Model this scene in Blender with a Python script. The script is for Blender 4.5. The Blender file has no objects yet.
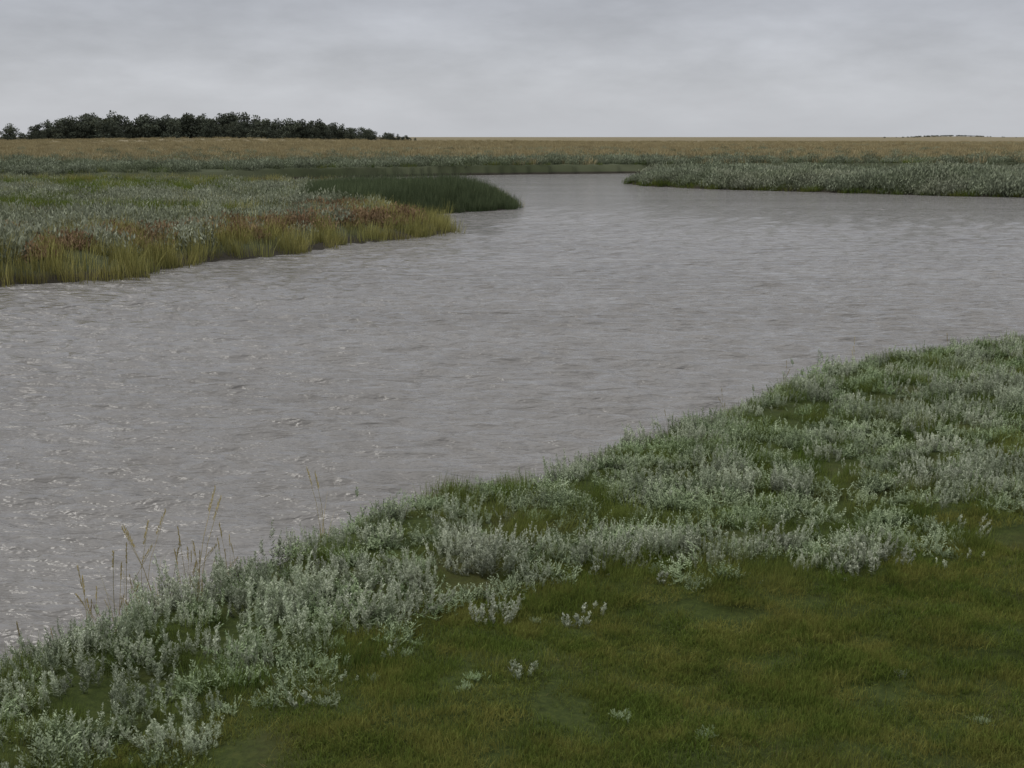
import bpy, math, numpy as np
from mathutils import Vector
R = np.random.default_rng(11)
scene = bpy.context.scene

# ------------------------------------------------------------ numpy noise
def vnoise(x, y, seed=0):
    xi = np.floor(x).astype(np.int64); yi = np.floor(y).astype(np.int64)
    xf = x-xi; yf = y-yi
    u = xf*xf*(3-2*xf); v = yf*yf*(3-2*yf)
    def h(a, b):
        n = (a*374761393 + b*668265263 + seed*1442695041) & 0x7fffffff
        n = ((n ^ (n >> 13))*1274126177) & 0x7fffffff
        n = n ^ (n >> 16)
        return (n & 0xffff)/65535.0
    return (h(xi,yi)*(1-u)+h(xi+1,yi)*u)*(1-v)+(h(xi,yi+1)*(1-u)+h(xi+1,yi+1)*u)*v
def fbm(x, y, s, seed=0, o=3):
    t = 0; a = 1; n = 0
    for i in range(o):
        t = t + a*vnoise(x/s*2**i+i*17.3, y/s*2**i+i*9.1, seed+i); n += a; a *= .5
    return t/n
def sstep(a, b, x):
    t = np.clip((x-a)/(b-a), 0, 1); return t*t*(3-2*t)

# ------------------------------------------------------------ river outline (world metres)
W = np.array([(-260,-120),(-60,-28),(-20,-6.6),(-8,3.2),(-4.8,6.1),(-3.4,7.8),(-2.6,9.1),(-2.0,10.4),(-1.1,11.7),
 (.1,12.5),(.5,13.3),(1.6,15.0),(3.0,17.2),(4.7,19.2),(7.0,20.7),(12,23.8),(22,29),(45,38),(300,90),
 (300,40+80),(110,84),(60,76),(29,80.3),(23.1,84.4),(18.1,89),(12.5,94.2),(9.4,99),(8.5,104),(11,111),(18,116),(40,119),(300,124),
 (300,150),(50,140),(25,138),(11,134),(2,131),(-6.4,126),(-14,118),(-21.6,111),(-40,105),(-200,100),
 (-200,93),(-40,96),(-22,93),(-12,88),(-4,83),(-.3,76),(.3,70),(-.4,67),(-2.8,64.2),(-4.9,61.3),(-4.4,58),(-2.6,55),(-2.07,51.3),
 (-3.6,47.5),(-5.3,45),(-6.2,41.5),(-8.6,38.4),(-9.1,36),(-8.9,34.4),(-10.7,33.2),(-12.2,32.1),(-16,30),(-30,24),(-60,12),(-260,-60)], float)
def sdist(x, y):
    """signed distance to the water outline, + on land"""
    x = np.asarray(x, float); y = np.asarray(y, float)
    d = np.full(x.shape, 1e9); ins = np.zeros(x.shape, bool)
    n = len(W)
    for i in range(n):
        ax, ay = W[i]; bx, by = W[(i+1) % n]
        ex, ey = bx-ax, by-ay
        t = np.clip(((x-ax)*ex+(y-ay)*ey)/(ex*ex+ey*ey), 0, 1)
        d = np.minimum(d, np.hypot(x-ax-t*ex, y-ay-t*ey))
        if ay != by:
            c = ((ay > y) != (by > y)) & (x < (bx-ax)*(y-ay)/(by-ay)+ax)
            ins ^= c
    k = np.clip(d*0+np.hypot(x, y)/60, .15, 1.2)
    return np.where(ins, -d, d) + (fbm(x, y, 2.2, 5)-.5)*.9*k
def height(x, y, d=None):
    if d is None: d = sdist(x, y)
    far = sstep(104, 116, y)*(1-sstep(4, 8, x)*(1-sstep(126, 128, y)))
    rise = .8+1.4*sstep(20, 40, y)*(1-sstep(95, 112, y))
    rise = rise*(1-.6*far)
    top = .40+.35*far
    z = np.where(d > 0, top*sstep(0, 1, d/rise), np.maximum(-1.2, d*.5)-.05)
    z = z + np.where(d > 0, sstep(0, 2, d)*((fbm(x, y, 1.6, 31)-.5)*.10+(fbm(x, y, 9., 8)-.5)*.25*sstep(12, 40, y)), 0)
    z = z + np.where((d > 0) & (y < 20), sstep(0, 2, d)*(fbm(x, y, .45, 36)-.5)*.045, 0)
    # hummocks on the near bank
    z = z + np.where(d > 0, sstep(0, .8, d)*(1-sstep(4, 7, d))*.16*fbm(x, y, .9, 77), 0)
    # dike the photographer stands on
    z = z + 1.5*sstep(5.6, .5, y)*np.where(y < 6, 1, 0)*sstep(0, 4, d)
    # low dunes and rolling far field
    z = z + sstep(230, 420, y)*(1.0*fbm(x, y, 60., 3))
    z = z + 1.6*np.exp(-((y-560)/70.)**2)*np.exp(-((x+120)/75.)**2)
    z = z + 2.6*np.exp(-((y-1500)/150.)**2)*np.exp(-((x-455)/60.)**2)
    return z

# ------------------------------------------------------------ material helpers
def newmat(name):
    m = bpy.data.materials.new(name); m.use_nodes = True
    nt = m.node_tree; nt.nodes.clear()
    return m, nt, nt.nodes, nt.links
def rampnode(N, stops, fac=None, L=None):
    r = N.new('ShaderNodeValToRGB'); e = r.color_ramp.elements
    e[0].position = stops[0][0]; e[0].color = (*stops[0][1], 1)
    e[1].position = stops[-1][0]; e[1].color = (*stops[-1][1], 1)
    for p, c in stops[1:-1]:
        k = e.new(p); k.color = (*c, 1)
    if fac is not None: L.new(fac, r.inputs[0])
    return r
def mixc(N, L, f, a, b, mode='MIX'):
    m = N.new('ShaderNodeMix'); m.data_type = 'RGBA'; m.blend_type = mode; m.clamp_result = False
    for i, v in ((0, f), (6, a), (7, b)):
        if isinstance(v, (int, float)): m.inputs[i].default_value = v
        elif isinstance(v, tuple): m.inputs[i].default_value = (*v, 1)
        else: L.new(v, m.inputs[i])
    return m.outputs[2]
def noise(N, L, vec, scale, detail=4, rough=.55):
    n = N.new('ShaderNodeTexNoise'); n.inputs['Scale'].default_value = scale
    n.inputs['Detail'].default_value = detail; n.inputs['Roughness'].default_value = rough
    L.new(vec, n.inputs['Vector']); return n.outputs['Fac']
def mapr(N, L, v, a, b, c=0., d=1.):
    m = N.new('ShaderNodeMapRange'); m.inputs[1].default_value = a; m.inputs[2].default_value = b
    m.inputs[3].default_value = c; m.inputs[4].default_value = d; L.new(v, m.inputs[0]); return m.outputs[0]
def mul(N, L, vec, s):
    m = N.new('ShaderNodeVectorMath'); m.operation = 'MULTIPLY'; m.inputs[1].default_value = s
    L.new(vec, m.inputs[0]); return m.outputs[0]

def plant_mat(name, low, high, alt, trans=.0, patch=.6, varv=.35, det=2, alo=.4, ahi=.65):
    m, nt, N, L = newmat(name)
    at = N.new('ShaderNodeAttribute'); at.attribute_name = 'tone'
    oi = N.new('ShaderNodeObjectInfo'); g = N.new('ShaderNodeNewGeometry')
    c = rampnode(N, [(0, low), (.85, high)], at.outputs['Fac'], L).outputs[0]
    pn = noise(N, L, g.outputs['Position'], patch, det, .65)
    f = N.new('ShaderNodeMath'); f.operation = 'ADD'; L.new(mapr(N, L, pn, alo, ahi, 0, .6), f.inputs[0])
    L.new(mapr(N, L, oi.outputs['Random'], 0, 1, -.15, .4), f.inputs[1]); f.use_clamp = True
    c = mixc(N, L, f.outputs[0], c, mixc(N, L, .35, alt, c))
    hv = N.new('ShaderNodeHueSaturation')
    L.new(c, hv.inputs['Color'])
    r2 = N.new('ShaderNodeMath'); r2.operation = 'FRACT'
    r3 = N.new('ShaderNodeMath'); r3.operation = 'MULTIPLY'; r3.inputs[1].default_value = 17.3
    L.new(oi.outputs['Random'], r3.inputs[0]); L.new(r3.outputs[0], r2.inputs[0])
    L.new(mapr(N, L, r2.outputs[0], 0, 1, 1-varv, 1+varv), hv.inputs['Value'])
    d = N.new('ShaderNodeBsdfDiffuse'); L.new(hv.outputs[0], d.inputs[0]); out = d.outputs[0]
    if trans > 0:
        t = N.new('ShaderNodeBsdfTranslucent'); mx = N.new('ShaderNodeMixShader')
        mx.inputs[0].default_value = trans; L.new(hv.outputs[0], t.inputs[0])
        L.new(d.outputs[0], mx.inputs[1]); L.new(t.outputs[0], mx.inputs[2]); out = mx.outputs[0]
    o = N.new('ShaderNodeOutputMaterial'); L.new(out, o.inputs[0])
    return m

# ------------------------------------------------------------ prototype mesh builder
class PB:
    def __init__(s): s.v = []; s.f = []; s.t = []
    def leaf(s, b, d, ln, w, tone, side=None):
        b = np.asarray(b, float); d = np.asarray(d, float); d = d/np.linalg.norm(d)
        if side is None: side = R.normal(size=3)
        sd = np.cross(d, side); sd /= (np.linalg.norm(sd)+1e-9)
        m = b+d*ln*.45; n = len(s.v)
        s.v += [b, m+sd*w/2, b+d*ln, m-sd*w/2]; s.f.append((n, n+1, n+2, n+3))
        s.t += [tone*.85, tone, tone, tone]
    def ribbon(s, pts, w0, w1, t0, t1, side):
        n = len(s.v); k = len(pts)
        for i, p in enumerate(pts):
            a = i/(k-1); w = w0*(1-a)+w1*a
            s.v += [p-side*w/2, p+side*w/2]; s.t += [t0*(1-a)+t1*a]*2
        for i in range(k-1):
            s.f.append((n+2*i, n+2*i+1, n+2*i+3, n+2*i+2))
    def blade(s, b, az, lean, ln, w, t0, t1, segs=3, droop=1.6):
        o = np.array([math.cos(az), math.sin(az), 0]); side = np.array([-o[1], o[0], 0])
        a = R.uniform(0, 6.28); side = side*math.cos(a*.2)+np.array([0, 0, .15])
        pts = []
        for i in range(segs+1):
            q = i/segs
            pts.append(np.asarray(b)+o*ln*math.sin(lean)*q**droop+np.array([0, 0, ln*math.cos(lean)*q]))
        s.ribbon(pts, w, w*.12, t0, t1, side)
    def obj(s, name, mat):
        me = bpy.data.meshes.new(name)
        me.from_pydata([tuple(p) for p in s.v], [], s.f)
        a = me.attributes.new('tone', 'FLOAT', 'POINT'); a.data.foreach_set('value', np.array(s.t, np.float32))
        me.materials.append(mat)
        return bpy.data.objects.new(name, me)

def coll(name, objs):
    c = bpy.data.collections.new(name)
    for o in objs: c.objects.link(o)
    return c

def wormwood(nst, hmin, hmax, rad, leafn=46, side=5, ls=1.):
    p = PB()
    for i in range(nst):
        a = R.uniform(0, 6.28); r = rad*math.sqrt(R.uniform(0, 1)); b = np.array([r*math.cos(a), r*math.sin(a), -.02])
        H = R.uniform(hmin, hmax)*(1-.3*r/rad); ln = R.uniform(.1, .55)
        a2 = a+R.normal(0, .6); o = np.array([math.cos(a2), math.sin(a2), 0])
        f = lambda t: b+o*H*ln*(1.3*t-.6*t*t)+np.array([0, 0, H*(t-.06*t*t)])
        p.ribbon([f(t) for t in (0, .35, .7, 1.)], .005, .002, .05, .5, np.array([1., 0, 0]))
        def dress(g, n, t0, t1, base):
            for k in range(n):
                t = t0+(t1-t0)*(k+R.uniform(0, 1))/n
                q = g(t); az = R.uniform(0, 6.28)
                up = .3+.9*t+R.uniform(-.3, .5)
                d = np.array([math.cos(az), math.sin(az), up])
                L_ = ls*R.uniform(.018, .038)*(1.3-.8*t)*base
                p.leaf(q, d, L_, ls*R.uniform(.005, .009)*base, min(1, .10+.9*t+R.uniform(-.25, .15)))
        dress(f, leafn, .12, 1.02, 1.)
        for j in range(side):
            ts = R.uniform(.3, .85); bb = f(ts); az = R.uniform(0, 6.28)
            L2 = H*R.uniform(.12, .32)*(1.25-ts); oo = np.array([math.cos(az)*.6, math.sin(az)*.6, 1.])
            g = lambda t, bb=bb, oo=oo, L2=L2: bb+oo*L2*t
            for k in range(12):
                t = (k+R.uniform(0, 1))/12; az2 = R.uniform(0, 6.28)
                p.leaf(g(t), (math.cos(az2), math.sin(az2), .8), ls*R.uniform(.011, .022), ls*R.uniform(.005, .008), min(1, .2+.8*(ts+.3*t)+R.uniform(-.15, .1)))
    return p
def rosette(n, rad, hh):
    p = PB()
    for i in range(n):     # lobed, ferny basal leaves
        a = R.uniform(0, 6.28); b = np.array([R.normal(0, rad*.4), R.normal(0, rad*.4), 0]); el = R.uniform(.35, 1.3)
        ln = R.uniform(.5, 1.)*hh; d = np.array([math.cos(a)*math.cos(el), math.sin(a)*math.cos(el), math.sin(el)])
        p.ribbon([b, b+d*ln*.6, b+d*ln-np.array([0, 0, .1*ln])], .004, .002, .1, .6, np.array([-d[1], d[0], 0]))
        for k in range(12):
            t = .25+.75*k/11; q = b+d*ln*t; sgn = 1 if k % 2 else -1
            sd = np.array([-d[1], d[0], .3*R.uniform(-1, 1)])*sgn+d*.7
            p.leaf(q, sd, R.uniform(.015, .03)*(1.25-.6*t)*min(1.1, hh/.11), .008, min(1, .3+.6*t*el+R.uniform(-.1, .15)), side=np.array([0, 0, 1.])+R.normal(0, .5, 3))
    return p
def tuft(n, rad, h0, h1, w, lean=.5, segs=3, sd=.6, edge=False):
    p = PB()
    for i in range(n):
        a = R.uniform(0, 6.28); r = rad*math.sqrt(R.uniform(0, 1))
        if edge and R.uniform() < 2*(r/rad-.6): continue
        b = np.array([r*math.cos(a), r*math.sin(a), -.01]); tt = R.uniform(.35, 1)
        k = 1.
        if edge:
            q = float(fbm(np.array(b[0]+n), np.array(b[1]+7.), .05, 5, 2)); k = .4+1.2*q; tt = min(1, R.uniform(.15, .75)+.5*q)
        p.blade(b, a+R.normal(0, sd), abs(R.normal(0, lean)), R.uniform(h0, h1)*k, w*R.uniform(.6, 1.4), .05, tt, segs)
    return p
def farbush(n, rad, hh, lw, ll):
    p = PB()
    for i in range(n):
        a = R.uniform(0, 6.28); r = rad*math.sqrt(R.uniform(0, 1)); top = hh*(1-.55*(r/rad)**2)*R.uniform(.75, 1.1)
        k = R.uniform(.15, 1.)
        b = np.array([r*math.cos(a), r*math.sin(a), top*k-ll*.6])
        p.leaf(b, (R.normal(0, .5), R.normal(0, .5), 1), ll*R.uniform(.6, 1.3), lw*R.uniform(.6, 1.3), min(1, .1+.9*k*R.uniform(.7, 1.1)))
    return p
def seedgrass(n, rad, h0, h1):
    p = PB()
    for i in range(n):
        a = R.uniform(0, 6.28); r = rad*R.uniform(0, 1); b = np.array([r*math.cos(a), r*math.sin(a), 0])
        H = R.uniform(h0, h1); ln = R.uniform(.05, .4); a2 = R.uniform(0, 6.28); o = np.array([math.cos(a2), math.sin(a2), 0])
        f = lambda t: b+o*H*ln*t**2+np.array([0, 0, H*t])
        for s_ in (np.array([1., 0, 0]), np.array([0, 1., 0])):
            p.ribbon([f(t) for t in (0, .3, .6, 1)], .004, .0025, .2, .8, s_)
        for k in range(34):
            t = .80+.20*k/33; az = R.uniform(0, 6.28)
            p.leaf(f(t), (math.cos(az)*.35, math.sin(az)*.35, 1), .020, .006, R.uniform(.7, 1))
        for k in range(4):
            p.blade(b, R.uniform(0, 6.28), R.uniform(.1, .5), H*R.uniform(.35, .75), .006, .2, .7)
    return p
def tree():
    """10 m tree: tapered trunk, limbs, crown of leaf clumps in uneven lobes"""
    p = PB(); X = np.array([1., 0, 0]); Y = np.array([0, 1., 0])
    def limb(a, b, w0, w1):
        pts = [a, (a+b)/2+R.normal(0, .12, 3), b]
        for s_ in (X, Y, (X+Y)*.7): p.ribbon(pts, w0, w1, .0, .1, s_)
    limb(np.zeros(3), np.array([R.normal(0, .3), R.normal(0, .3), 4.5]), .5, .3)
    for i in range(13):
        a = R.uniform(0, 6.28); z = R.uniform(1.2, 8.4); rr = R.uniform(.8, 4.2)*(1-.6*max(0, (z-4)/6))
        c = np.array([rr*math.cos(a), rr*math.sin(a), z]); limb(np.array([0, 0, z*.5]), c, .2, .05)
        sx = R.uniform(1.4, 2.3)*(1-.03*z); sz = R.uniform(.8, 1.5)
        for k in range(65):
            d = R.normal(size=3); d /= np.linalg.norm(d); q = R.uniform(.55, 1.08)
            pos = c+d*np.array([sx, sx, sz])*q
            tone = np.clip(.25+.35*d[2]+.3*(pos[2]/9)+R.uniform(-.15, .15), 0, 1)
            p.leaf(pos, R.normal(size=3), R.uniform(.35, .8), R.uniform(.3, .6), tone)
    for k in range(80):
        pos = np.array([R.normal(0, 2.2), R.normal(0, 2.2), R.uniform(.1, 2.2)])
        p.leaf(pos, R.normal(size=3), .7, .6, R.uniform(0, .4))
    return p

# ------------------------------------------------------------ instancing
def scatter(name, c, x, y, scl, rotz=None, tilt=.1, sink=.015, zs=None):
    n = len(x); z = height(x, y)-sink*np.asarray(scl)
    nv = len(c.objects)
    me = bpy.data.meshes.new(name); me.vertices.add(n)
    me.vertices.foreach_set('co', np.stack([x, y, z], 1).astype(np.float32).ravel())
    rot = np.stack([R.normal(0, tilt, n), R.normal(0, tilt, n), R.uniform(0, 6.28, n)], 1)
    s3 = np.stack([scl, scl, scl*(1 if zs is None else zs)], 1)
    for nm, ty, key, dat in (('p_rot', 'FLOAT_VECTOR', 'vector', rot), ('p_scl', 'FLOAT_VECTOR', 'vector', s3)):
        a = me.attributes.new(nm, ty, 'POINT'); a.data.foreach_set(key, dat.astype(np.float32).ravel())
    a = me.attributes.new('p_idx', 'INT', 'POINT'); a.data.foreach_set('value', R.integers(0, nv, n).astype(np.int32))
    ob = bpy.data.objects.new(name, me); scene.collection.objects.link(ob)
    ng = bpy.data.node_groups.new(name+'_scatter', 'GeometryNodeTree')
    ng.interface.new_socket('Geometry', in_out='INPUT', socket_type='NodeSocketGeometry')
    ng.interface.new_socket('Geometry', in_out='OUTPUT', socket_type='NodeSocketGeometry')
    N = ng.nodes; L = ng.links
    gi = N.new('NodeGroupInput'); go = N.new('NodeGroupOutput'); ip = N.new('GeometryNodeInstanceOnPoints')
    ci = N.new('GeometryNodeCollectionInfo'); ci.inputs['Collection'].default_value = c
    ci.inputs['Separate Children'].default_value = True; ci.inputs['Reset Children'].default_value = True
    def na(nm, ty):
        q = N.new('GeometryNodeInputNamedAttribute'); q.data_type = ty; q.inputs['Name'].default_value = nm
        return q.outputs['Attribute']
    L.new(gi.outputs[0], ip.inputs['Points']); L.new(ci.outputs[0], ip.inputs['Instance'])
    ip.inputs['Pick Instance'].default_value = True
    L.new(na('p_idx', 'INT'), ip.inputs['Instance Index'])
    L.new(na('p_rot', 'FLOAT_VECTOR'), ip.inputs['Rotation']); L.new(na('p_scl', 'FLOAT_VECTOR'), ip.inputs['Scale'])
    L.new(ip.outputs[0], go.inputs[0])
    md = ob.modifiers.new('scatter', 'NODES'); md.node_group = ng
    print(name, n)
    return ob
def pts(n, x0, x1, y0, y1, prob, margin=7, slope=.42):
    x = R.uniform(x0, x1, n); y = R.uniform(y0, y1, n)
    k = np.abs(x) < slope*y+margin; x = x[k]; y = y[k]
    d = sdist(x, y); p = prob(x, y, d); k = R.uniform(0, 1, len(x)) < p
    return x[k], y[k], d[k]

# ------------------------------------------------------------ sheet meshes
def fastmesh(name, V, F, smooth=True):
    me = bpy.data.meshes.new(name)
    me.vertices.add(len(V)); me.vertices.foreach_set('co', V.astype(np.float32).ravel())
    me.loops.add(F.size); me.loops.foreach_set('vertex_index', F.ravel().astype(np.int32))
    me.polygons.add(len(F)); me.polygons.foreach_set('loop_start', (np.arange(len(F))*4).astype(np.int32))
    me.polygons.foreach_set('use_smooth', np.full(len(F), smooth))
    me.update(calc_edges=True); me.validate()
    ob = bpy.data.objects.new(name, me); scene.collection.objects.link(ob); return ob
def gridfaces(ny, nx):
    i = np.arange(nx*ny).reshape(ny, nx)
    return np.stack([i[:-1, :-1], i[:-1, 1:], i[1:, 1:], i[1:, :-1]], -1).reshape(-1, 4)
ys = [-60.]
while ys[-1] < 9000:
    y = ys[-1]
    st = 2. if y < -4 else (.5 if y < 3 else (.11 if y < 22 else max(.3, .006*y) if y < 145 else .05*(y-145)+1.2))
    ys.append(y+st)
ys = np.array(ys)
xs = [0.]
while xs[-1] < 6000:
    x = xs[-1]; xs.append(x+(.12 if x < 8 else .12+.03*(x-8) if x < 20 else .5 if x < 45 else .5+.07*(x-45)))
xs = np.array(xs); xs = np.concatenate([-xs[:0:-1], xs])
GX, GY = np.meshgrid(xs, ys); gx = GX.ravel(); gy = GY.ravel()
ground = fastmesh('ground', np.stack([gx, gy, height(gx, gy)], 1), gridfaces(len(ys), len(xs)))

m, nt, N, L = newmat('marsh_ground')
g = N.new('ShaderNodeNewGeometry'); P = g.outputs['Position']
sp = N.new('ShaderNodeSeparateXYZ'); L.new(P, sp.inputs[0])
n1 = noise(N, L, P, 1.1, 6, .6); n2 = noise(N, L, P, 22, 5, .7)
near = rampnode(N, [(.25, (.020, .028, .007)), (.5, (.040, .056, .012)), (.75, (.070, .085, .020))], n2, L).outputs[0]
near = mixc(N, L, mapr(N, L, n1, .5, .7, 0, .5), near, (.068, .058, .022))
nf = noise(N, L, mul(N, L, P, (.012, .05, .05)), 1.0, 6, .6)
tan = rampnode(N, [(.3, (.16, .138, .078)), (.5, (.225, .19, .115)), (.7, (.28, .235, .145))], nf, L).outputs[0]
marsh = rampnode(N, [(.3, (.045, .055, .025)), (.7, (.10, .11, .065))], noise(N, L, mul(N, L, P, (.05, .15, .1)), 1., 5), L).outputs[0]
c = mixc(N, L, mapr(N, L, sp.outputs[1], 14, 40), near, marsh)
yy = N.new('ShaderNodeMath'); yy.operation = 'MULTIPLY_ADD'; L.new(nf, yy.inputs[0]); yy.inputs[1].default_value = 90; L.new(sp.outputs[1], yy.inputs[2])
c = mixc(N, L, mapr(N, L, yy.outputs[0], 205, 260), c, tan)
mud = rampnode(N, [(.3, (.025, .022, .016)), (.7, (.055, .048, .036))], n2, L).outputs[0]
c = mixc(N, L, mapr(N, L, sp.outputs[2], .12, .26), mud, c)
b = N.new('ShaderNodeBsdfPrincipled'); L.new(c, b.inputs['Base Color']); b.inputs['Roughness'].default_value = .9
b.inputs['Specular IOR Level'].default_value = .15
bp = N.new('ShaderNodeBump'); bp.inputs['Strength'].default_value = .6; bp.inputs['Distance'].default_value = .02
L.new(n2, bp.inputs['Height']); L.new(bp.outputs[0], b.inputs['Normal'])
o = N.new('ShaderNodeOutputMaterial'); L.new(b.outputs[0], o.inputs[0])
ground.data.materials.append(m)

# ------------------------------------------------------------ water: wind-rippled surface (real waves) + flat outer reach
rows = [4.]
while rows[-1] < 165: rows.append(rows[-1]+max(.03, .0042*rows[-1]))
rows = np.array(rows); cols = np.linspace(-.72, .72, 800)
wy = np.repeat(rows, len(cols)).reshape(len(rows), len(cols)); wx = wy*cols[None, :]
dy = np.maximum(.03, .0042*wy); dxx = wy*(cols[1]-cols[0]); res = np.maximum(dy, dxx)
wz = np.zeros_like(wx)
amp_mod = .7+.6*fbm(wx, wy, 9., 101, 2)
warps = [fbm(wx, wy, 2.2, 200+k, 2)*5 for k in range(8)]
for k in range(72):
    lam = .16*(.95/.16)**R.uniform(0, 1); th = math.radians(85)+R.normal(0, .36)
    kx, ky = math.cos(th)*6.283/lam, math.sin(th)*6.283/lam
    slope = .042*(1.0 if lam < .6 else .7)
    A = slope*lam/6.283; fade = sstep(2.2, 4.5, lam/res)
    ph = R.uniform(0, 6.28)
    wz += A*fade*np.sin(kx*wx+ky*wy+ph+warps[k % 8])
wz *= amp_mod
n0 = wx.size
V = np.stack([wx.ravel(), wy.ravel(), wz.ravel()], 1)
V = np.concatenate([V, np.array([(-300, -140, -.08), (320, -140, -.08), (320, 180, -.08), (-300, 180, -.08)], float)])
F = np.concatenate([gridfaces(len(rows), len(cols)), np.array([[n0, n0+1, n0+2, n0+3]])])
water = fastmesh('river_water', V, F)
print('water verts', len(V), 'z', wz.min(), wz.max())
m, nt, N, L = newmat('turbid_water')
g = N.new('ShaderNodeNewGeometry'); P = g.outputs['Position']
mp = N.new('ShaderNodeMapping'); mp.inputs['Rotation'].default_value = (0, 0, .08); L.new(P, mp.inputs[0])
a1 = noise(N, L, mul(N, L, mp.outputs[0], (1.8, 3.6, 0)), 1.0, 2, .5)
a2 = noise(N, L, mul(N, L, mp.outputs[0], (6., 12., 0)), 1.0, 2, .6)
a3 = noise(N, L, mul(N, L, P, (.5, 1.2, 0)), 1.0, 2, .5)
sy_ = N.new('ShaderNodeSeparateXYZ'); L.new(P, sy_.inputs[0])
farw = mapr(N, L, sy_.outputs[1], 12, 60, .45, 1.4)
t1 = N.new('ShaderNodeMath'); t1.operation = 'MULTIPLY_ADD'; L.new(a3, t1.inputs[0]); t1.inputs[1].default_value = 1.3; L.new(a1, t1.inputs[2])
t2 = N.new('ShaderNodeMath'); t2.operation = 'MULTIPLY'; L.new(t1.outputs[0], t2.inputs[0]); L.new(farw, t2.inputs[1])
ad = N.new('ShaderNodeMath'); ad.operation = 'MULTIPLY_ADD'; L.new(a2, ad.inputs[0]); ad.inputs[1].default_value = .20; L.new(t2.outputs[0], ad.inputs[2])
bp = N.new('ShaderNodeBump'); bp.inputs['Strength'].default_value = 1.; bp.inputs['Distance'].default_value = .28
L.new(ad.outputs[0], bp.inputs['Height'])
gust = noise(N, L, mul(N, L, P, (.06, .16, 0)), 1., 4)
col = rampnode(N, [(.35, (.195, .184, .172)), (.65, (.245, .234, .224))], gust, L).outputs[0]
b = N.new('ShaderNodeBsdfPrincipled'); L.new(col, b.inputs['Base Color']); b.inputs['Roughness'].default_value = .1
b.inputs['IOR'].default_value = 1.36
L.new(bp.outputs[0], b.inputs['Normal'])
o = N.new('ShaderNodeOutputMaterial'); L.new(b.outputs[0], o.inputs[0]); water.data.materials.append(m)

# ------------------------------------------------------------ plant materials
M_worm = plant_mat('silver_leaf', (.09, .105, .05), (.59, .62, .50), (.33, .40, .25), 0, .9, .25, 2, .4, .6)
M_ros = plant_mat('grey_green_leaf', (.07, .10, .04), (.40, .46, .31), (.20, .29, .12), 0, .8, .3)
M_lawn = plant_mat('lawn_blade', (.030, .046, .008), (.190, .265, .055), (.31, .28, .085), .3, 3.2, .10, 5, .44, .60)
M_lush = plant_mat('lush_blade', (.035, .058, .012), (.18, .26, .055), (.26, .25, .08), .3, .6, .3, 4)
M_cord = plant_mat('cordgrass_blade', (.14, .13, .04), (.50, .45, .17), (.26, .28, .10), 0, .25, .3)
M_reed = plant_mat('reed_blade', (.035, .055, .025), (.155, .19, .105), (.13, .16, .08), 0, .2, .25)
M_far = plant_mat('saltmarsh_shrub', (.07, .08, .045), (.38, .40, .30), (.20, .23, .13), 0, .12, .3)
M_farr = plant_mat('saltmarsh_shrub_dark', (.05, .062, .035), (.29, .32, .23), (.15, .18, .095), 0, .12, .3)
M_red = plant_mat('seablite_leaf', (.09, .06, .035), (.31, .21, .13), (.25, .20, .11), 0, .3, .3)
M_seed = plant_mat('straw', (.16, .14, .06), (.60, .50, .26), (.48, .40, .20), 0, .8, .25)
M_tan = plant_mat('dry_grass', (.21, .185, .10), (.48, .40, .24), (.34, .295, .17), 0, .03, .2)
M_tree = plant_mat('hazed_tree_foliage', (.048, .056, .046), (.135, .15, .11), (.09, .105, .08), 0, .03, .25)  # slight distance haze put into the leaf colour: lightened and greyed
M_dead = plant_mat('brown_litter', (.10, .08, .035), (.34, .26, .12), (.20, .17, .07), 0, .8, .3)

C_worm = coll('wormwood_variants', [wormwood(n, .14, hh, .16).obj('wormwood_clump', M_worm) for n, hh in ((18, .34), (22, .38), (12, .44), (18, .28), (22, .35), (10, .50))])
C_wormS = coll('wormwood_small_variants', [wormwood(n, .08, .16, .07, 24, 3).obj('wormwood_sprig', M_worm) for n in (5, 7, 4)])
C_ros = coll('rosette_variants', [rosette(n, .18, .14).obj('rosette', M_ros) for n in (46, 56, 40)])
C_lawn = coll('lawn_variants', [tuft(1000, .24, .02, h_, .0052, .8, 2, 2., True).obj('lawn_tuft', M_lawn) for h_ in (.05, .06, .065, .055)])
C_lush = coll('lush_variants', [tuft(210, .19, .09, .24, .0055, .5, 3, 2.).obj('lush_tuft', M_lush) for k in range(4)])
C_seed = coll('seed_variants', [seedgrass(n, .08, .42, .72).obj('seed_grass', M_seed) for n in (2, 3, 1)])
C_litter = coll('litter_variants', [tuft(18, .06, .03, .06, .0045, 1.0, 2, 2.).obj('litter', M_dead) for k in range(2)])
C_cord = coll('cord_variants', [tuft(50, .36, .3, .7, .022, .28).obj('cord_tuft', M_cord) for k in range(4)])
C_reed = coll('reed_variants', [tuft(50, .40, .45, .9, .028, .2).obj('reed_tuft', M_reed) for k in range(4)])
C_green = coll('green_variants', [tuft(56, .42, .2, .45, .028, .4).obj('green_tuft', M_lush) for k in range(3)])
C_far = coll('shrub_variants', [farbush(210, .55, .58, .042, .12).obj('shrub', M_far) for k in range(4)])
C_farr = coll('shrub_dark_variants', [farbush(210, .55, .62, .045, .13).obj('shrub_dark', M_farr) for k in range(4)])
C_red = coll('red_variants', [farbush(130, .40, .5, .035, .12).obj('seablite', M_red) for k in range(3)])
C_tan = coll('tan_variants', [tuft(60, 1.0, .35, .7, .07, .35).obj('tan_tuft', M_tan) for k in range(4)])
C_tree = coll('tree_variants', [tree().obj('tree', M_tree) for k in range(6)])

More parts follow.
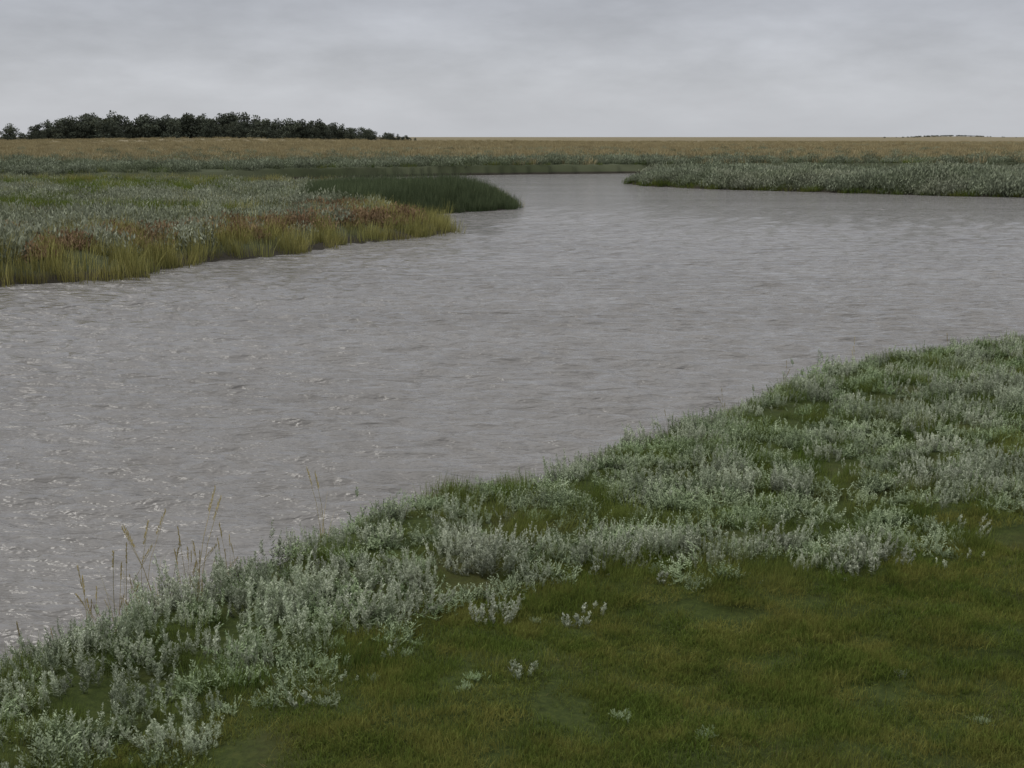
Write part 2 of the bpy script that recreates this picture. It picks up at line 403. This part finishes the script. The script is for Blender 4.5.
# ------------------------------------------------------------ near bank
BX = [-20, -8, -3, -1.6, -1.3, -1.0, -.5, .31, .86, 2.32, 2.79, 3.97, 8, 20, 60]
BY = [-9, 0.3, 4.6, 6.1, 6.5, 7.4, 7.95, 8.55, 8.95, 9.2, 9.6, 10.35, 13.3, 21, 38]
def shrubside(x, y): return y-np.interp(x, BX, BY)+(fbm(x, y, .7, 61)-.5)*1.1
dens_c = [(-.83, 8.6, .4), (-.4, 8.9, .4), (.10, 9.2, .3), (1.1, 9.45, .25), (1.6, 9.5, .3), (2.1, 9.55, .25), (1.8, 11.2, .4), (-2.2, 7., .8),
          (-1.9, 7.9, .5), (4.4, 14.2, .5), (5.4, 15.6, .6), (3.2, 12.6, .4), (-1.4, 9., .4), (1.5, 13.2, .3), (3.2, 15.9, .5), (-.6, 10.2, .4), (4.3, 11.8, .4)]
open_c = [(.5, 11.0, .45), (1.0, 10.4, .45), (.35, 9.95, .25), (2.6, 10.6, .45), (2.4, 13.0, .6), (-.2, 11.2, .3), (3.0, 11.4, .35), (1.0, 12.5, .5),
          (4.9, 13.2, .5), (6.2, 16.8, .8), (3.0, 14.2, .5), (4.6, 16.4, .5), (3.3, 9.9, .35), (5.8, 14.2, .5)]
def wd(x, y):
    d = .66*sstep(.43, .57, fbm(x, y, .8, 12))+.10
    for cx, cy, r in dens_c: d = d+.8*np.exp(-((x-cx)**2+(y-cy)**2)/r**2)
    for cx, cy, r in open_c: d = d-.85*np.exp(-((x-cx)**2+(y-cy)**2)/r**2)
    return np.clip(d, 0, 1)
def p_w(x, y, d):
    edge = np.exp(-((d-.5)/.5)**2)*.45*sstep(.30, .5, fbm(x, y, 1.1, 88))
    return np.where((shrubside(x, y) > .05) & (d > .1) & (d < 9), np.clip(wd(x, y)+edge, 0, 1), 0)
x, y, d = pts(9000, -8, 15, 2, 25, p_w, 2.5)
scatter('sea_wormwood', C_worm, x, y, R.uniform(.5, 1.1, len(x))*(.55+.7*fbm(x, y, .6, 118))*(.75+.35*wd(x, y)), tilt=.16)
x, y, d = pts(11500, -8, 15, 2, 25, lambda x, y, d: np.where((shrubside(x, y) > -.05) & (d > .05) & (d < 10), (.9-.45*wd(x, y))*sstep(.25, .45, fbm(x, y, .7, 140)), 0), 2.5)
scatter('sea_purslane', C_ros, x, y, R.uniform(.5, 1.3, len(x)), tilt=.25)
x, y, d = pts(7000, -8, 15, 2, 25, lambda x, y, d: np.where((shrubside(x, y) > -.15) & (d > .0) & (d < 10), .95-.5*wd(x, y), 0), 2.5)
scatter('meadow_grass', C_lush, x, y, R.uniform(.5, 1.1, len(x))*(.5+.7*fbm(x, y, 1., 9)), tilt=.12)
x, y, d = pts(3300, -5, 7.5, 4, 13.5, lambda x, y, d: np.where((shrubside(x, y) < .5) & (d > .3), 1, 0), 2)
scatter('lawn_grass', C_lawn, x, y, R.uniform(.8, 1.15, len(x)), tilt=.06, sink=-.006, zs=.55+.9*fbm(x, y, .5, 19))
x, y, d = pts(5500, -5, 7.5, 4, 13, lambda x, y, d: np.where((shrubside(x, y) < .2), .06+sstep(.48, .65, fbm(x, y, .4, 91)), 0), 2.)
scatter('dry_grass_litter', C_litter, x, y, R.uniform(.5, 1.3, len(x)), tilt=.3)
# small silvery sprigs in the lawn
sx = np.array([.945, 2.17, 2.42, .55, -.25, -.2, -.75, -.95, .15, -.6, -1.0]); sy = np.array([6.48, 7.45, 6.84, 6.72, 7.07, 7.2, 7.3, 6.9, 8.25, 7.7, 7.1])
scatter('purslane_seedling', C_ros, sx, sy, R.uniform(.25, .5, len(sx)), tilt=.1, sink=-.01)
sx = np.array([.04, .36, .42, -.7, -.9, -1.1, .5, 3.0, 3.3, 1.0, .08]); sy = np.array([7.3, 8.2, 8.25, 7.7, 7.3, 6.9, 8.5, 9.5, 9.7, 9.0, 7.35])
scatter('wormwood_sprig', C_wormS, sx, sy, R.uniform(.6, 1.1, len(sx)), tilt=.1)
# straw-coloured flowering grass at the water's edge
def p_s(x, y, d): return np.where((d > -.05) & (d < .7) & (shrubside(x, y) > 0), .015+.95*np.exp(-((x+2.5)**2+(y-8.9)**2)/.75**2), 0)
x, y, d = pts(16000, -8, 14, 2, 24, p_s, 3)
scatter('flowering_grass', C_seed, x[:190], y[:190], R.uniform(.5, 1.1, len(x[:190])), tilt=.12)

# ------------------------------------------------------------ river island (left) with zones
isl = lambda x, y: (x < 3) & (y > 20) & (y < 98)
reedz = lambda x, y: sstep(58.5, 61, y+.35*(x+4))*sstep(-9.5, -7, x+.15*(y-62))*(1-sstep(76, 79, y))
greenz = lambda x, y: sstep(-9, -15, x+.12*(y-60))*sstep(50, 58, y)*sstep(.35, .5, fbm(x, y, 7., 14))
def p_cord(x, y, d): return np.where(isl(x, y) & (d > -.15), np.exp(-(np.maximum(d, 0)/(1.0+2.0*fbm(x, y, 5., 71)+1.4*sstep(-9, -11, x)))**2)*(1-reedz(x, y))+.05, 0)
x, y, d = pts(22000, -60, 3, 22, 98, p_cord, 4)
scatter('cordgrass', C_cord, x, y, R.uniform(.6, 1.2, len(x)), tilt=.08)
x, y, d = pts(24000, -60, 3, 22, 98, lambda x, y, d: np.where(isl(x, y) & (d > .7), .75*(1-reedz(x, y))*(1-.85*greenz(x, y))*sstep(.7, 1.8, d), 0), 4)
k = ((fbm(x, y, 3., 44) > .48) & (x > -12) & (d < 4.5) & (y < 58)) | ((fbm(x, y, 4., 49) > .62) & (y < 52))
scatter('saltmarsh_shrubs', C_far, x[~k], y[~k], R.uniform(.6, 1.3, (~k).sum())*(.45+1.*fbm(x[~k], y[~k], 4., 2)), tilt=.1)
scatter('annual_seablite', C_red, x[k], y[k], R.uniform(.8, 1.25, k.sum()), tilt=.1)
x, y, d = pts(6500, -14, 3, 56, 82, lambda x, y, d: np.where(d > -.1, reedz(x, y), 0), 4)
scatter('reeds', C_reed, x, y, R.uniform(.55, 1.1, len(x))*(.75+.4*sstep(0, 3, d))*(.7+.6*fbm(x, y, 2.5, 55)), tilt=.07)
x, y, d = pts(8000, -60, -6, 48, 98, lambda x, y, d: np.where(d > .3, greenz(x, y), 0), 4)
scatter('marsh_grass', C_green, x, y, R.uniform(.8, 1.5, len(x)), tilt=.1)

# ------------------------------------------------------------ right bank
rb = lambda x, y: (x > 6) & (y > 68) & (y < 132)
x, y, d = pts(19000, 6, 65, 68, 126, lambda x, y, d: np.where(rb(x, y) & (d > .3), .85, 0), 4)
k = R.uniform(0, 1, len(x)) < sstep(.38, .55, fbm(x, y, 4., 66))
scatter('saltmarsh_shrubs', C_farr, x[k], y[k], R.uniform(.8, 1.8, k.sum())*(.4+1.1*fbm(x[k], y[k], 5., 22)), tilt=.1)
scatter('saltmarsh_shrubs', C_far, x[~k], y[~k], R.uniform(.8, 1.8, (~k).sum())*(.4+1.1*fbm(x[~k], y[~k], 5., 22)), tilt=.1)
x, y, d = pts(16000, 6, 65, 68, 126, lambda x, y, d: np.where(rb(x, y) & (d > -.1), .9*np.exp(-(d/1.0)**2)+.05, 0), 4)
scatter('marsh_grass', C_green, x, y, R.uniform(.7, 1.2, len(x)), tilt=.1)
# ------------------------------------------------------------ far bank and dry field
x, y, d = pts(24000, -130, 130, 100, 280, lambda x, y, d: np.where((d > .7) & ~((x > 6) & (y < 126)), .9*(1-sstep(140, 180, y+60*(fbm(x, y, 40., 6)-.5)))+.04, 0), 6)
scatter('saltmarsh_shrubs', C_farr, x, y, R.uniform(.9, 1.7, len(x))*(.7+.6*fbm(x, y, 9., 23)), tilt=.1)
x, y, d = pts(13000, -110, 130, 100, 200, lambda x, y, d: np.where((d > .8) & ~((x > 6) & (y < 126)), .35*np.exp(-(d/3)**2)+.3*sstep(.5, .65, fbm(x, y, 14., 52)), 0), 6)
scatter('marsh_grass', C_green, x, y, R.uniform(.8, 1.3, len(x)), tilt=.1)
x, y, d = pts(34000, -260, 260, 130, 620, lambda x, y, d: np.where(d > 1, (.2+.8*sstep(135, 175, y+60*(fbm(x, y, 40., 6)-.5)))*(1-.9*sstep(350, 620, y)), 0), 6)
scatter('dry_grass_field', C_tan, x, y, R.uniform(.7, 1.4, len(x)), tilt=.1)
# patches of green scrub out in the dry field
x, y, d = pts(9000, -220, 220, 190, 420, lambda x, y, d: .6*sstep(.66, .72, fbm(x*.35, y, 28., 333)), 6)
scatter('saltmarsh_shrubs', C_far, x, y, R.uniform(1., 1.5, len(x)), tilt=.1)

# ------------------------------------------------------------ distant woodland
PX = [-300, -232, -221, -216, -211, -206, -200, -190, -175, -160, -150, -142, -133, -124, -115, -106, -98, -88, -78, -71, -66, -60, -50, -42]
PZ = [7, 5, 7.4, 8.8, 8.4, 4.0, 8.5, 11.2, 12.9, 12.2, 11, 10.8, 12.6, 13.4, 12.0, 10.6, 10.0, 9.6, 9.0, 8.4, 6.6, 5.2, 3.8, 2.4]
tx = np.concatenate([R.uniform(-300, -42, 230), np.linspace(-203, -45, 100)]); ty = R.uniform(585, 650, len(tx))
th = np.interp(tx*600/ty, PX, PZ)*np.where(R.uniform(0, 1, len(tx)) < .5, R.uniform(.5, .82, len(tx)), R.uniform(.86, 1.08, len(tx)))
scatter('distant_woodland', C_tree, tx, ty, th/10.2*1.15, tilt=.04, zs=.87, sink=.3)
tx = R.normal(455, 26, 150); ty = R.uniform(1470, 1520, 150)
scatter('distant_shrubs', C_tree, tx, ty, R.uniform(.2, .28, 150), tilt=.05, zs=.5)

# ------------------------------------------------------------ sky
w = bpy.data.worlds.new('World'); scene.world = w; w.use_nodes = True
N = w.node_tree.nodes; L = w.node_tree.links; N.clear()
EL, AZ = math.radians(52), math.radians(-75)
sky = N.new('ShaderNodeTexSky'); sky.sky_type = 'NISHITA'; sky.sun_disc = False
sky.sun_elevation = EL; sky.sun_rotation = AZ
tc = N.new('ShaderNodeTexCoord'); D = tc.outputs['Generated']
sp = N.new('ShaderNodeSeparateXYZ'); L.new(D, sp.inputs[0])
cl = rampnode(N, [(0, (.525, .54, .572)), (.035, (.515, .53, .565)), (.09, (.445, .46, .503)), (.35, (.45, .46, .48)), (1, (.88, .885, .895))], sp.outputs[2], L)
v = mul(N, L, D, (7., 7., 24.))
c1 = noise(N, L, v, 1., 7, .56)
v2 = mul(N, L, D, (26, 26, 70.)); c2 = noise(N, L, v2, 1., 5, .55)
f1 = mapr(N, L, c1, .3, .7, .85, 1.15); f2 = mapr(N, L, c2, .3, .7, .965, 1.035)
mm = N.new('ShaderNodeMath'); mm.operation = 'MULTIPLY'; L.new(f1, mm.inputs[0]); L.new(f2, mm.inputs[1])
# contrast only where clouds are near; horizon haze is even
mz = mapr(N, L, sp.outputs[2], 0, .05, .3, 1.); mz2 = mapr(N, L, sp.outputs[2], .15, .35, 1., .3)
mzz = N.new('ShaderNodeMath'); mzz.operation = 'MULTIPLY'; L.new(mz, mzz.inputs[0]); L.new(mz2, mzz.inputs[1])
s1 = N.new('ShaderNodeMath'); s1.operation = 'SUBTRACT'; L.new(mm.outputs[0], s1.inputs[0]); s1.inputs[1].default_value = 1.
s2 = N.new('ShaderNodeMath'); s2.operation = 'MULTIPLY_ADD'; L.new(s1.outputs[0], s2.inputs[0]); L.new(mzz.outputs[0], s2.inputs[1]); s2.inputs[2].default_value = 1.
m10 = N.new('ShaderNodeMath'); m10.operation = 'MULTIPLY'; L.new(s2.outputs[0], m10.inputs[0]); m10.inputs[1].default_value = 10.
vs = N.new('ShaderNodeVectorMath'); vs.operation = 'SCALE'; L.new(cl.outputs[0], vs.inputs[0]); L.new(m10.outputs[0], vs.inputs['Scale'])
cc = mixc(N, L, .94, sky.outputs[0], vs.outputs[0])
bg = N.new('ShaderNodeBackground'); bg.inputs[1].default_value = .1; L.new(cc, bg.inputs[0])
o = N.new('ShaderNodeOutputWorld'); L.new(bg.outputs[0], o.inputs[0])

sd = bpy.data.lights.new('sun', 'SUN'); sd.energy = 1.4; sd.angle = math.radians(30); sd.color = (1, .965, .90)
so = bpy.data.objects.new('sun', sd); scene.collection.objects.link(so)
dirv = Vector((math.sin(AZ)*math.cos(EL), math.cos(AZ)*math.cos(EL), math.sin(EL)))
so.rotation_euler = dirv.to_track_quat('Z', 'Y').to_euler(); so.location = (0, 0, 30)

cam = bpy.data.cameras.new('camera'); cam.lens = 49.5; cam.sensor_width = 36; cam.clip_end = 20000; cam.clip_start = .1
co = bpy.data.objects.new('camera', cam); scene.collection.objects.link(co)
co.location = (0, 0, 3.4); co.rotation_euler = (math.radians(90-9.96), 0, 0); scene.camera = co
scene.view_settings.view_transform = 'Standard'; scene.view_settings.look = 'None'; scene.view_settings.exposure = 0
